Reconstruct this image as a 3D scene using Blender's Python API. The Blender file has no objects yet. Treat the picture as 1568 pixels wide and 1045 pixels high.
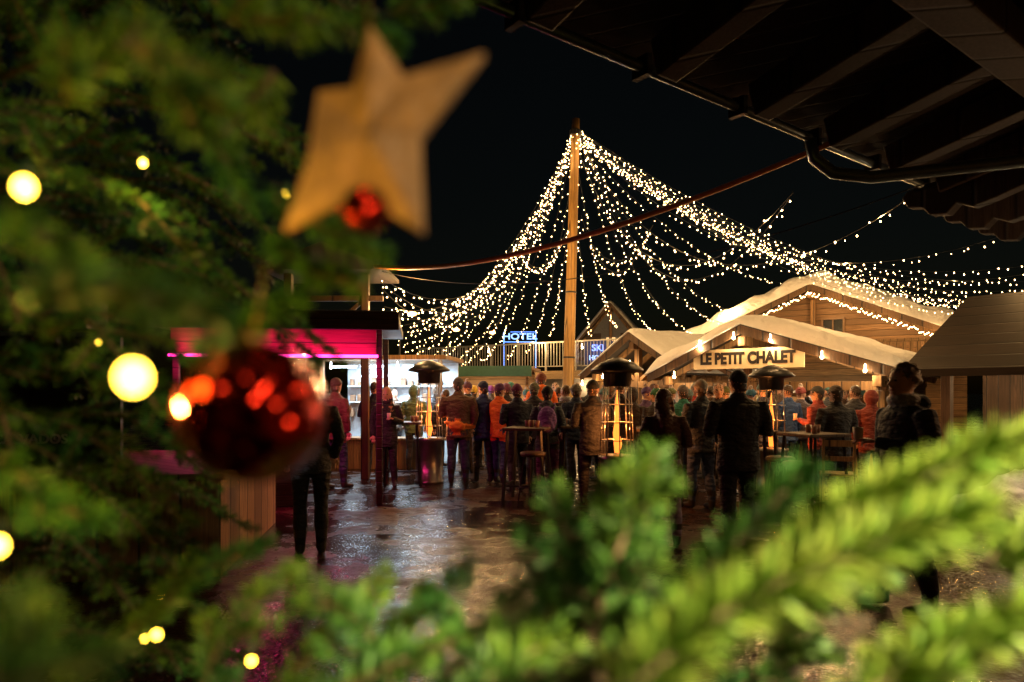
import bpy, bmesh, math, random
import numpy as np
from mathutils import Vector, Matrix, kdtree
random.seed(7); rng=np.random.default_rng(7)
scene=bpy.context.scene
EYE=1.6
def sv(a,b,d):
    "unproject: image pixel grid (1568 wide) + chosen depth in metres -> world position"
    return Vector(((a-784)/1045*d, d, EYE+(600-b)/1045*d))
# ------------------------------------------------------------------ materials
def newmat(n):
    m=bpy.data.materials.new(n); m.use_nodes=True
    nt=m.node_tree; b=nt.nodes['Principled BSDF']; return m,nt,b
def N(nt,t,**k):
    n=nt.nodes.new(t)
    for a,v in k.items(): setattr(n,a,v)
    return n
def L(nt,a,b): nt.links.new(a,b)
def mth(nt,op,a,b=None):
    n=N(nt,'ShaderNodeMath',operation=op)
    for i,v in enumerate((a,b)):
        if v is None: continue
        if isinstance(v,(int,float)): n.inputs[i].default_value=v
        else: L(nt,v,n.inputs[i])
    return n.outputs[0]
def mixc(nt,f,a,b):
    n=N(nt,'ShaderNodeMix',data_type='RGBA')
    if isinstance(f,(int,float)): n.inputs[0].default_value=f
    else: L(nt,f,n.inputs[0])
    for i,v in ((6,a),(7,b)):
        if isinstance(v,tuple): n.inputs[i].default_value=(*v[:3],1)
        else: L(nt,v,n.inputs[i])
    return n.outputs[2]
def noise(nt,scale,vec=None,detail=2,rough=.55):
    n=N(nt,'ShaderNodeTexNoise'); n.inputs['Scale'].default_value=scale
    n.inputs['Detail'].default_value=detail; n.inputs['Roughness'].default_value=rough
    if vec is not None: L(nt,vec,n.inputs['Vector'])
    return n.outputs['Fac']
def ramp(nt,f,lo,hi,a=0.,b=1.):
    n=N(nt,'ShaderNodeMapRange'); L(nt,f,n.inputs[0])
    for i,v in zip((1,2,3,4),(lo,hi,a,b)): n.inputs[i].default_value=v
    return n.outputs[0]
def bump(nt,b,h,s=.3,d=.01):
    n=N(nt,'ShaderNodeBump'); n.inputs['Strength'].default_value=s; n.inputs['Distance'].default_value=d
    L(nt,h,n.inputs['Height']); L(nt,n.outputs[0],b.inputs['Normal'])
def objco(nt): return N(nt,'ShaderNodeTexCoord').outputs['Object']
_c={}
def plain(n,col,rough=.6,metal=0.,var=.25,sc=12,bs=.25):
    if n in _c: return _c[n]
    m,nt,b=newmat(n); co=objco(nt); f=noise(nt,sc,co)
    L(nt,mixc(nt,f,tuple(c*(1-var) for c in col),tuple(min(1,c*(1+var)) for c in col)),b.inputs['Base Color'])
    b.inputs['Roughness'].default_value=rough; b.inputs['Metallic'].default_value=metal
    bump(nt,b,noise(nt,sc*3,co,1),bs,.01); _c[n]=m; return m
def emis(n,col,s,sample=True):
    if n in _c: return _c[n]
    m,nt,b=newmat(n); b.inputs['Base Color'].default_value=(.3,.3,.3,1)
    b.inputs['Emission Color'].default_value=(*col,1); b.inputs['Emission Strength'].default_value=s
    if not sample: m.cycles.emission_sampling='NONE'
    _c[n]=m; return m
def wood(n,col,ax='z',w=.14,rough=.6,var=.35):
    if n in _c: return _c[n]
    m,nt,b=newmat(n); co=objco(nt); s=N(nt,'ShaderNodeSeparateXYZ'); L(nt,co,s.inputs[0])
    v=s.outputs[2] if ax=='z' else mth(nt,'ADD',s.outputs[0],s.outputs[1])
    q=mth(nt,'DIVIDE',v,w); fl=mth(nt,'FLOOR',q); fr=mth(nt,'FRACT',q)
    wn=N(nt,'ShaderNodeTexWhiteNoise',noise_dimensions='1D'); L(nt,fl,wn.inputs['W'])
    mp=N(nt,'ShaderNodeMapping'); L(nt,co,mp.inputs[0])
    mp.inputs['Scale'].default_value=(1.2,1.2,22) if ax=='z' else (22,22,1.2)
    g=noise(nt,2.2,mp.outputs[0],3,.65)
    c1=mixc(nt,wn.outputs[0],tuple(c*(1-var) for c in col),tuple(min(1,c*(1+var)) for c in col))
    c2=mixc(nt,ramp(nt,g,.35,.7),tuple(c*.45 for c in col),c1)
    gap=ramp(nt,mth(nt,'ABSOLUTE',mth(nt,'SUBTRACT',fr,.5)),.44,.49,1.,0.)
    c3=mixc(nt,gap,tuple(c*.08 for c in col),c2)
    L(nt,c3,b.inputs['Base Color']); b.inputs['Roughness'].default_value=rough
    bump(nt,b,gap,.6,.01); _c[n]=m; return m
# ------------------------------------------------------------------ mesh helpers
def mkobj(name,V,Fc,mat,parent=None,smooth=False,bev=0):
    me=bpy.data.meshes.new(name); me.from_pydata([tuple(v) for v in V],[],Fc); me.update()
    bm=bmesh.new(); bm.from_mesh(me); bmesh.ops.recalc_face_normals(bm,faces=bm.faces); bm.to_mesh(me); bm.free()
    o=bpy.data.objects.new(name,me); scene.collection.objects.link(o)
    for mm in (mat if isinstance(mat,list) else [mat]): me.materials.append(mm)
    if parent: o.parent=parent
    if smooth: me.polygons.foreach_set('use_smooth',[True]*len(me.polygons))
    if bev:
        b=o.modifiers.new('bev','BEVEL'); b.width=bev; b.segments=2; b.limit_method='ANGLE'
    return o
def empty(name,loc=(0,0,0),rz=0.):
    e=bpy.data.objects.new(name,None); scene.collection.objects.link(e); e.location=loc; e.rotation_euler=(0,0,rz); e.empty_display_size=.2; return e
class Geo:
    def __init__(s): s.V=[]; s.F=[]
    def add(s,V,Fc):
        o=len(s.V); s.V+= [Vector(v) for v in V]; s.F+=[tuple(i+o for i in f) for f in Fc]; return s
    def box(s,x0,x1,y0,y1,z0,z1):
        return s.add([(x0,y0,z0),(x1,y0,z0),(x1,y1,z0),(x0,y1,z0),(x0,y0,z1),(x1,y0,z1),(x1,y1,z1),(x0,y1,z1)],
            [(0,3,2,1),(4,5,6,7),(0,1,5,4),(1,2,6,5),(2,3,7,6),(3,0,4,7)])
    def beam(s,a,b,w,h=None):
        h=h or w; a=Vector(a); b=Vector(b); d=(b-a).normalized()
        u=d.cross(Vector((0,0,1))); u=u.normalized() if u.length>1e-3 else Vector((1,0,0)); v=u.cross(d)
        c=[u*w/2+v*h/2,-u*w/2+v*h/2,-u*w/2-v*h/2,u*w/2-v*h/2]
        return s.add([a+q for q in c]+[b+q for q in c],[(0,1,2,3),(7,6,5,4),(0,4,5,1),(1,5,6,2),(2,6,7,3),(3,7,4,0)])
    def tube(s,pts,rs,n=10,cap=True,sx=1.):
        pts=[Vector(p) for p in pts]
        if not hasattr(rs,'__len__'): rs=[rs]*len(pts)
        V=[];prev=None
        for i,p in enumerate(pts):
            d=(pts[min(i+1,len(pts)-1)]-pts[max(i-1,0)]).normalized()
            u=(prev-d*prev.dot(d)) if prev else d.cross(Vector((0,1,.01)) if abs(d.y)<.9 else Vector((1,0,0)))
            u.normalize(); prev=u; v=d.cross(u)
            for k in range(n):
                t=2*math.pi*k/n; V.append(p+(u*math.cos(t)*sx+v*math.sin(t))*rs[i])
        Fc=[(i*n+k,i*n+(k+1)%n,(i+1)*n+(k+1)%n,(i+1)*n+k) for i in range(len(pts)-1) for k in range(n)]
        if cap: Fc+= [tuple(range(n))[::-1],tuple((len(pts)-1)*n+k for k in range(n))]
        return s.add(V,Fc)
    def lathe(s,prof,c=(0,0,0),n=20):
        c=Vector(c); V=[c+Vector((r*math.cos(2*math.pi*k/n),r*math.sin(2*math.pi*k/n),z)) for r,z in prof for k in range(n)]
        Fc=[(i*n+k,i*n+(k+1)%n,(i+1)*n+(k+1)%n,(i+1)*n+k) for i in range(len(prof)-1) for k in range(n)]
        Fc+=[tuple(range(n))[::-1],tuple((len(prof)-1)*n+k for k in range(n))]
        return s.add(V,Fc)
    def ell(s,c,r,n=12,m=8,M=None):
        c=Vector(c); r=r if hasattr(r,'__len__') else (r,r,r); V=[];Fc=[]
        for i in range(1,m):
            a=math.pi*i/m
            for k in range(n):
                t=2*math.pi*k/n; q=Vector((r[0]*math.sin(a)*math.cos(t),r[1]*math.sin(a)*math.sin(t),r[2]*math.cos(a)))
                V.append(c+(M@q if M else q))
        top=Vector((0,0,r[2])); V+= [c+(M@top if M else top),c-(M@top if M else top)]
        for i in range(m-2):
            for k in range(n): Fc.append((i*n+k,(i+1)*n+k,(i+1)*n+(k+1)%n,i*n+(k+1)%n))
        t=(m-1)*n
        for k in range(n): Fc.append((t,k,(k+1)%n)); Fc.append((t+1,(m-2)*n+(k+1)%n,(m-2)*n+k))
        return s.add(V,Fc)
    def prism(s,prof,y0,y1):
        n=len(prof); return s.add([(x,y0,z) for x,z in prof]+[(x,y1,z) for x,z in prof],
            [tuple(range(n)),tuple(range(2*n-1,n-1,-1))]+[(k,k+n,(k+1)%n+n,(k+1)%n) for k in range(n)])
    def obj(s,name,mat,parent=None,smooth=False,bev=0): return mkobj(name,s.V,s.F,mat,parent,smooth,bev)
def lamp(loc,W,col=(1,.66,.3),r=.04,parent=None,name='bulb_light'):
    l=bpy.data.lights.new(name,'POINT'); l.energy=W; l.color=col; l.shadow_soft_size=r
    o=bpy.data.objects.new(name,l); scene.collection.objects.link(o); o.location=loc
    if parent: o.parent=parent
    return o
def arealamp(loc,rot,sx,sy,W,col,parent=None,name='tube_light'):
    l=bpy.data.lights.new(name,'AREA'); l.shape='RECTANGLE'; l.size=sx; l.size_y=sy; l.energy=W; l.color=col
    o=bpy.data.objects.new(name,l); scene.collection.objects.link(o); o.location=loc; o.rotation_euler=rot
    if parent: o.parent=parent
    return o
def text(s,name,size,mat,parent,loc,rot=(math.pi/2,0,0),ext=.01,sx=1.,off=.02):
    c=bpy.data.curves.new(name,'FONT'); c.body=s; c.size=size; c.extrude=ext; c.align_x='CENTER'; c.align_y='CENTER'; c.offset=size*off
    o=bpy.data.objects.new(name,c); scene.collection.objects.link(o); o.location=loc; o.rotation_euler=rot; o.scale=(sx,1,1)
    c.materials.append(mat); o.parent=parent; return o
WARM=(1,.56,.20)
# ------------------------------------------------------------------ world
w=bpy.data.worlds.new("World"); scene.world=w; w.use_nodes=True; nt=w.node_tree
bg=nt.nodes['Background']; sky=nt.nodes.new('ShaderNodeTexSky'); sky.sky_type='NISHITA'; sky.sun_disc=False
sky.sun_elevation=math.radians(3); sky.sun_rotation=math.radians(200); nt.links.new(sky.outputs[0],bg.inputs[0]); bg.inputs[1].default_value=.0014
sl=bpy.data.lights.new('moon','SUN'); sl.energy=.008; sl.angle=math.radians(.5); sl.color=(.7,.8,1)
so=bpy.data.objects.new('moon',sl); scene.collection.objects.link(so); so.rotation_euler=(math.radians(40),0,math.radians(200))
scene.view_settings.view_transform='Standard'; scene.view_settings.look='None'; scene.view_settings.exposure=0
# camera
cd=bpy.data.cameras.new('camera'); cam=bpy.data.objects.new('camera',cd); scene.collection.objects.link(cam); scene.camera=cam
cam.location=(0,0,EYE); cam.rotation_euler=(math.pi/2,0,0); cd.lens=24; cd.sensor_width=36; cd.shift_y=.0494
cd.clip_start=.02; cd.clip_end=1500; cd.dof.use_dof=True; cd.dof.focus_distance=13; cd.dof.aperture_fstop=2.0
# ------------------------------------------------------------------ ground
m,nt,b=newmat('wet_asphalt'); co=objco(nt)
big=noise(nt,.8,co,4,.6); mid=noise(nt,3.,co,4,.65); fine=noise(nt,55,co,2,.7)
wet=ramp(nt,mth(nt,'ADD',mth(nt,'MULTIPLY',big,.6),mth(nt,'MULTIPLY',mid,.4)),.40,.56)
L(nt,mixc(nt,wet,mixc(nt,fine,(.014,.006,.004),(.07,.030,.016)),mixc(nt,fine,(.006,.004,.004),(.022,.012,.010))),b.inputs['Base Color'])
L(nt,ramp(nt,wet,0,1,.50,.07),b.inputs['Roughness']); L(nt,ramp(nt,wet,0,1,.15,.5),b.inputs['Specular IOR Level'])
vo=N(nt,'ShaderNodeTexVoronoi'); vo.inputs['Scale'].default_value=42; L(nt,co,vo.inputs['Vector'])
h=mth(nt,'ADD',mth(nt,'MULTIPLY',fine,.5),mth(nt,'ADD',vo.outputs['Distance'],mth(nt,'MULTIPLY',mid,1.2)))
bump(nt,b,mth(nt,'MULTIPLY',h,ramp(nt,wet,0,1,1.,.6)),.5,.009)
Geo().add([(-300,-100,0),(300,-100,0),(300,600,0),(-300,600,0)],[(0,1,2,3)]).obj('ground',m)
m,nt,b=newmat('snow'); co=objco(nt); b.inputs['Roughness'].default_value=.6
L(nt,mixc(nt,noise(nt,4,co),(.76,.76,.75),(.92,.92,.92)),b.inputs['Base Color']); bump(nt,b,noise(nt,3.5,co,4,.5),.9,.12); SNOW=m
# ------------------------------------------------------------------ mast and string lights
WOODG=wood('pole_wood',(.55,.31,.09),'x',.09,.5,.2)
MT=Vector((1.58,17,8.1)); MB=Vector((1.35,17,0))
e=empty('light_mast',MB)
g=Geo(); d=MT-MB; g.tube([d*t for t in np.linspace(0,1.035,12)],list(np.linspace(.155,.10,12)),14); g.obj('pole',WOODG,e,True)
g=Geo(); g.tube([d*.985,d*1.0],.15,14); g.tube([d*.30,d*.305],.15,14); g.tube([d*.5,d*.505],.14,14); g.obj('collar',plain('dark_steel',(.05,.05,.055),.4,.8),e)
BULB=emis('fairy_bulb',(1,.60,.25),24,False)
CABLE=plain('cable_black',(.02,.02,.02),.5)
se=empty('string_lights')
bulbs=[];cab=Geo()
def strand(A,B,sag,dens=5.5,r=.013,keepcable=True):
    A=Vector(A);B=Vector(B); Ls=(B-A).length+sag*.6; n=max(4,int(Ls*dens))
    pts=[]
    ph=random.random()
    for i in range(n+1):
        t=(i+ph*.6)/(n+1); p=A.lerp(B,t); p=p-Vector((0,0,sag*4*t*(1-t))); pts.append(p)
        j=Vector((random.uniform(-.06,.06),random.uniform(-.06,.06),random.uniform(-.08,.0)))
        if random.random()<.96: bulbs.append((p+j,r*random.uniform(.6,1.3)))
    if keepcable: cab.tube([A]+pts[1:-1:3]+[B],.004,3,False)
    return pts
anch=[(583,425,11,1.7,3),(588,470,13,1.4,2),(598,500,15,1.2,2),(603,520,17,1.1,2),(618,540,19,1.0,2),(645,552,22,1.1,2),(690,556,24,1.1,2),
(735,553,24,1.1,1),(775,548,24,1.,1),(806,540,24,.9,1),(842,515,23,.7,1),(868,505,22,.4,1),(905,515,24,.8,1),(945,500,26,1.0,1),(1010,507,24,1.3,1),(1095,512,24,1.5,1),(1145,497,22,1.4,1),(1165,480,23,1.3,1),
(1235,436,24,1.0,1),(1500,462,24,.9,2),(1600,472,22,1.3,2),(1640,466,19,1.1,3),(1680,450,17,1.6,2),(1650,425,15,1.25,3),(1690,385,13,1.5,2),(1650,315,11,1.9,1),(1420,283,8.5,1.95,1),(1215,295,9.5,2.0,2)]
lights=[]
for a,b_,dd,sg,k in anch:
    for q in range(k):
        end=sv(a+random.uniform(-6,6)*(q>0),b_+q*8,dd+q*1.1)
        p=strand(MT+Vector((random.uniform(-.14,.14),random.uniform(-.1,.1),random.uniform(-.2,0))),end,sg*(1+.17*q))
        if q==0: lights.append(p)
for A,B,sg in [((786,372,14),(868,352,16),.75),((792,380,14),(860,365,16),.55),((905,372,16),(1000,345,14.5),.6),((890,330,16.5),(995,352,14.5),1.15),((700,462,13),(790,385,14),.4)]:
    strand(sv(*A),sv(*B),sg,8)
def npmesh(name,V,Fc,mat,parent=None):
    me=bpy.data.meshes.new(name); V=np.asarray(V,np.float32); Fc=np.asarray(Fc,np.int32); k=Fc.shape[1]
    me.vertices.add(len(V)); me.vertices.foreach_set('co',V.ravel())
    me.loops.add(Fc.size); me.loops.foreach_set('vertex_index',Fc.ravel())
    me.polygons.add(len(Fc)); me.polygons.foreach_set('loop_start',np.arange(0,Fc.size,k,dtype=np.int32)); me.polygons.foreach_set('loop_total',np.full(len(Fc),k,np.int32))
    me.update(calc_edges=True); me.validate(); me.materials.append(mat)
    o=bpy.data.objects.new(name,me); scene.collection.objects.link(o)
    if parent: o.parent=parent
    return o
def bulbmesh(name,bl,mat,parent,sub=False):
    c=np.array([tuple(p) for p,_ in bl]); r=np.array([x for _,x in bl])[:,None,None]
    o=np.array([(1,0,0),(0,1,0),(-1,0,0),(0,-1,0),(0,0,1.25),(0,0,-1.25)],float)
    V=(c[:,None,:]+o[None]*r).reshape(-1,3); f=np.array([(0,1,4),(1,2,4),(2,3,4),(3,0,4),(1,0,5),(2,1,5),(3,2,5),(0,3,5)])
    Fc=(f[None]+6*np.arange(len(bl))[:,None,None]).reshape(-1,3)
    return npmesh(name,V,Fc,mat,parent)
bulbmesh('bulbs',bulbs,BULB,se); cab.obj('cables',CABLE,se)
for i,p in enumerate(lights):
    lamp(p[int(len(p)*(.5+.14*(i%3)))],82,WARM,.03,se)
for i in (0,1,-1,-2,-3,-4): lamp(lights[i][int(len(lights[i])*.93)],85,WARM,.03,se)
for dx,dy in ((.5,-.4),(-.5,-.3)): lamp(MT+Vector((dx,dy,-.6)),22,WARM,.03,se)
lamp((1.0,16.0,5.2),45,WARM,.03,se); lamp((1.9,16.0,3.6),40,WARM,.03,se)
# rope and thin cables
g=Geo(); A=sv(575,408,12);B=sv(1278,217,4.95)
g.tube([A.lerp(B,t)-Vector((0,0,.32*4*t*(1-t))) for t in np.linspace(0,1,40)],[.042*(1-.5*t) for t in np.linspace(0,1,40)],8); g.obj('orange_cable',plain('orange_sheath',(1,.30,.05),.55),None,True)
g=Geo(); A=sv(585,416,12);B=sv(1420,280,6)
g.tube([A.lerp(B,t)-Vector((0,0,.5*4*t*(1-t))) for t in np.linspace(0,1,30)],.006,6); g.obj('thin_cable',CABLE,None,True)
# ------------------------------------------------------------------ chalet builder
W_GOLD=wood('spruce_boards',(.42,.23,.09),'z',.15); W_V=wood('spruce_vertical',(.36,.2,.08),'x',.12)
W_DARK=wood('dark_boards',(.07,.04,.025),'z',.16); W_BEAM=wood('beam_wood',(.3,.16,.06),'x',.3)
W_BARGE=wood('barge_dark',(.12,.062,.028),'x',.5)
ROOFM=plain('roof_felt',(.035,.03,.03),.7)
GLASSW=emis('lit_window',(1,.6,.25),1.3)
def gable_frame(L_,R_,apt=.5):
    L_=Vector(L_);R_=Vector(R_); v=R_-L_; return math.atan2(v.y,v.x), v.length
def gable(name,Lp,Rp,ze,za,apt,depth,over=.35,snow=.14,wallmat=W_GOLD,open_front=True,zwall=None):
    rz,wd=gable_frame(Lp,Rp); e=empty(name,(Lp[0],Lp[1],0),rz)
    ax=wd*apt; inset=.35
    sl_l=(za-ze)/ax; sl_r=(za-ze)/(wd-ax)
    t=.10
    g=Geo(); g.prism([(0,ze),(ax,za),(ax,za-t),(0,ze-t)],-over,depth); g.prism([(ax+.002,za),(wd,ze),(wd,ze-t),(ax+.002,za-t)],-over,depth); g.obj('roof',ROOFM,e)
    nx,ny=60,34; V=[];Fc=[]; r3=random.Random(len(name)*7+int(wd*10))
    p1,p2,p3=[r3.uniform(0,6) for _ in range(3)]
    for j in range(ny):
        y=-over-.08+(depth+over+.16)*j/(ny-1)
        for i in range(nx):
            u=i/(nx-1); x=-.10+(wd+.20)*u; base=(ze+x*sl_l if x<=ax else za-(x-ax)*sl_r)
            eu=min(u,1-u)*nx/3.; ev=min(j,ny-1-j)/1.5; edge=min(1,eu)**.4*min(1,ev)**.4
            hgt=snow*(1+.25*math.sin(x*2.1+p1+y)*math.sin(y*1.7+p2)+.14*math.sin(x*6+p3)*math.cos(y*5+p1)+r3.uniform(-.03,.03))
            rd=1-.25*math.exp(-((x-ax)/.25)**2)
            V.append((x,y,base+.012+hgt*edge*rd))
    n0=len(V)
    for j in range(ny):
        y=-over-.08+(depth+over+.16)*j/(ny-1)
        for i in range(nx):
            x=-.10+(wd+.20)*i/(nx-1); V.append((x,y,(ze+x*sl_l if x<=ax else za-(x-ax)*sl_r)+.006))
    for j in range(ny-1):
        for i in range(nx-1):
            a=j*nx+i; Fc.append((a,a+1,a+nx+1,a+nx)); Fc.append((n0+a,n0+a+nx,n0+a+nx+1,n0+a+1))
    for i in range(nx-1): Fc.append((i,n0+i,n0+i+1,i+1)); a=(ny-1)*nx+i; Fc.append((a+1,n0+a+1,n0+a,a))
    for j in range(ny-1): a=j*nx; Fc.append((a,a+nx,n0+a+nx,n0+a)); a=j*nx+nx-1; Fc.append((a+nx,a,n0+a,n0+a+nx))
    mkobj('roof_snow',V,Fc,SNOW,e,True)
    g=Geo(); bt=.17
    g.prism([(-.04,ze-.02),(ax,za-.02),(ax,za-.02-bt),(-.04,ze-.02-bt)],-over-.04,-over-.003)
    g.prism([(ax+.002,za-.02),(wd+.04,ze-.02),(wd+.04,ze-.02-bt),(ax+.002,za-.02-bt)],-over-.04,-over-.003); g.obj('barge_boards',W_BARGE,e)
    g=Geo()
    for yy in np.arange(0,depth,.9): 
        g.beam((.05,yy+.1,ze-.17),(ax,yy+.1,za-.17),.08,.12); g.beam((wd-.05,yy+.1,ze-.17),(ax,yy+.1,za-.17),.08,.12)
    for xx in (inset,ax,wd-inset):
        zz=(ze+xx*sl_l if xx<=ax else za-(xx-ax)*sl_r)-.32; g.beam((xx,-over+.05,zz),(xx,depth,zz),.14,.18)
    zt=ze-.2
    g.beam((inset-.1,.0,zt-.08),(wd-inset+.1,.0,zt-.08),.14,.16)
    g.beam((ax,0,zt-.003),(ax,0,za-.42),.13,.13)
    if open_front:
        for xx in (inset,ax,wd-inset): g.beam((xx,0,0),(xx,0,zt-.163),.13)
        for s_ in (-1,1):
            g.beam((ax+s_*.07,0,zt+.02),(ax+s_*(.35*min(ax,wd-ax)),0,zt+.35*(za-ze)+.02),.08)
    g.obj('timber_frame',W_BEAM,e,False,.008)
    g=Geo(); zt2=ze-.12
    g.box(inset-.06,inset,.07,depth-.05,0,zt2); g.box(wd-inset,wd-inset+.06,.07,depth-.05,0,zt2)
    g.box(inset,wd-inset,depth-.11,depth-.05,0,zt2)
    g.prism([(inset,zt2+.002),(wd-inset,zt2+.002),(ax,za-.12)],depth-.11,depth-.05)
    if not open_front:
        g.box(inset,wd-inset,.09,.15,0,zt2); g.prism([(inset,zt2+.002),(wd-inset,zt2+.002),(ax,za-.12)],.09,.15)
    g.obj('walls',wallmat,e)
    return e,wd,ax,rz
def bulb(e,p,r=.035,W=0,col=(1,.75,.42),s=40):
    g=Geo(); g.ell(p,(r,r,r*1.15),10,6); g.tube([Vector(p)+Vector((0,0,r)),Vector(p)+Vector((0,0,r+.08))],.012,6)
    o=g.obj('lamp_bulb',emis('bulb_%d_%d'%(s,int(col[2]*100)),col,s,False),e,True)
    if W: lamp(Vector(p)-Vector((0,0,r+.03)),W,col,.03,e)
# petit chalet stall
e,wd,ax,rz=gable('petit_chalet_stall',(3.11,14.5),(6.56,11.4),1.98,2.88,.42,3.2,.35,.24)
g=Geo(); g.box(.45,wd-.45,.02,.08,0,1.0); g.box(.4,wd-.4,-.12,.35,1.003,1.05); g.obj('counter',wood('counter_w',(.4,.24,.1),'x',.12),e,False,.005)
g=Geo(); g.box(ax-1.0,ax+1.15,-.27,-.235,2.04,2.42); g.obj('sign_board',plain('signboard',(.8,.62,.36),.5,0,.12,3),e)
text('LE PETIT CHALET','sign_text',.30,plain('sign_ink',(.02,.012,.008),.6),e,(ax+.07,-.275,2.23),ext=.004,sx=.80,off=.05)
for xx,zz in ((ax-.8,2.50),(ax-.1,2.62),(ax+.6,2.54),(.6,1.9),(wd-.5,1.95),(ax+1.5,2.2)): bulb(e,(xx,-.42,zz),.03,15,(1,.68,.34))
arealamp((wd*.5,1.2,1.85),(0,0,0),2.6,.15,220,(1,.74,.42),e); arealamp((wd*.5,2.6,1.8),(0,0,0),2.6,.1,110,(.6,.85,1),e)
g=Geo()
for k in range(70): 
    x=random.uniform(.5,wd-.5); z=random.choice((1.07,1.35,1.62)); r=random.uniform(.03,.05); hh=random.uniform(.1,.22); g.lathe([(r,0),(r,hh*.65),(r*.4,hh*.8),(r*.4,hh)],(x,2.75 if z>1.1 else random.uniform(.1,.3),z),8)
g.obj('bottles',plain('bottles',(.35,.25,.12),.2,0,.9,4),e,True)
g=Geo(); g.box(.5,wd-.5,2.6,3.0,1.31,1.34); g.box(.5,wd-.5,2.6,3.0,1.58,1.61); g.obj('shelves',W_V,e)
# big chalet
e,wd,ax,rz=gable('large_chalet',(5.67,23.25),(12.85,18.75),3.0,4.84,.5,7,.6,.48,wood('old_larch',(.26,.14,.06),'z',.18),False)
g=Geo();g2=Geo();g3=Geo()
for q,(xx,zz) in enumerate(((ax-.9,3.45),(ax+.55,3.45),(ax+2.2,2.4),(ax-2.2,1.9))):
    g.box(xx-.33,xx+.33,.02,.085,zz-.4,zz-.34); g.box(xx-.33,xx+.33,.02,.085,zz+.34,zz+.4); g.box(xx-.33,xx-.27,.02,.085,zz-.337,zz+.337); g.box(xx+.27,xx+.33,.02,.085,zz-.337,zz+.337); g.box(xx-.02,xx+.02,.03,.08,zz-.337,zz+.337)
    (g3 if q==2 else g2).box(xx-.268,xx+.268,.06,.086,zz-.337,zz+.337)
g.obj('window_frames',plain('brown_frame',(.16,.09,.045),.5),e,False,.004); g2.obj('window_panes',plain('dark_glass',(.02,.025,.03),.08),e); g3.obj('lit_panes',GLASSW,e)
g=Geo(); g.box(.6,wd-.6,-.9,.0,2.25,2.35); g.box(.6,wd-.6,-.93,-.87,3.0,3.08)
for xx in np.arange(.7,wd-.6,.17): g.box(xx,xx+.11,-.91,-.89,2.38,2.99)
g.obj('balcony',wood('balcony_w',(.34,.2,.09),'x',.17),e)
bl=[]
for s_,xe in ((0,.15),(1,wd-.15)):
    for t in np.linspace(0,1,95): bl.append((Vector((ax+(xe-ax)*t,-.68+random.uniform(-.03,.03),4.84-.3-1.8*t+random.uniform(-.06,.06))),.018))
bulbmesh('gable_lights',bl,BULB,e)
for t in (.15,.45,.75): lamp((ax+(wd-ax)*t,-.85,4.3-1.7*t),26,WARM,.03,e)
lamp((ax*.6,-.85,3.6),26,WARM,.03,e)
# small chalet
e,wd,ax,rz=gable('small_chalet_stall',(sv(905,578,17).x,17),(sv(1062,560,14.6).x,14.6),2.05,2.98,.5,4.2,.3,.10)
bulb(e,(ax,-.3,2.2),.035,22,(1,.66,.3)); bulb(e,(.7,-.3,1.95),.035,16,(1,.66,.3))
arealamp((wd*.5,1.5,1.85),(0,0,0),1.5,.12,100,(1,.72,.4),e)
g=Geo(); g.box(.4,wd-.4,.0,.35,0,1.0); g.obj('counter',W_V,e)
# far houses
e,wd,ax,rz=gable('village_house',(sv(872,540,32).x,32),(sv(1000,540,31).x,31),3.4,5.7,.5,8,.4,.2,plain('render_grey',(.16,.17,.19),.8),False)
g=Geo()
for xx in (ax-.8,ax+.8): g.box(xx-.35,xx+.35,.02,.086,3.2,4.3)
g.obj('shutters',W_DARK,e)
g=Geo(); g.box(ax-.2,ax+.2,.03,.088,3.6,4.1); g.obj('lit_pane',GLASSW,e)
e,wd,ax,rz=gable('village_house',(sv(990,540,36).x,36),(sv(1160,540,38).x,38),3.2,5.0,.5,8,.4,.2,plain('render_dark',(.06,.06,.07),.8),False)
# terrace with railing
A=Vector((-3.6,26,0)); B=Vector((3.9,20.6,0)); v=B-A; e=empty('terrace',A,math.atan2(v.y,v.x)); ln=v.length
g=Geo(); g.box(0,ln,0,6,2.02,2.28); g.obj('deck',wood('deck_edge',(.34,.24,.14),'z',.09),e)
g=Geo(); g.box(0,ln,.6,.75,0,2.018)
g.obj('wall',plain('stone_wall',(.2,.18,.16),.8,0,.5,5),e)
g=Geo()
for x in np.arange(0,ln,1.15): g.box(x,x+.05,.04,.09,2.283,3.2)
g.box(0,ln,.03,.10,3.203,3.25); g.box(0,ln,.05,.08,2.42,2.45)
for x in np.arange(.1,ln,.115): g.box(x,x+.018,.055,.075,2.453,3.2)
g.obj('railing',plain('galvanised',(.34,.34,.33),.35,.7),e)
for x in (1.5,4.2,7.0): bulb(e,(x,.35,1.85),.04,22,(1,.68,.34))
for x in (2.5,6.5): bulb(e,(x,1.2,3.1),.04,7)
g=Geo(); 
for x in (1.,2.4,4.2,5.6,7.2): g.box(x,x+.9,.52,.598,.1,1.7)
g.obj('shop_windows',emis('shop_glow',(1,.55,.22),1.6),e)
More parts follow.
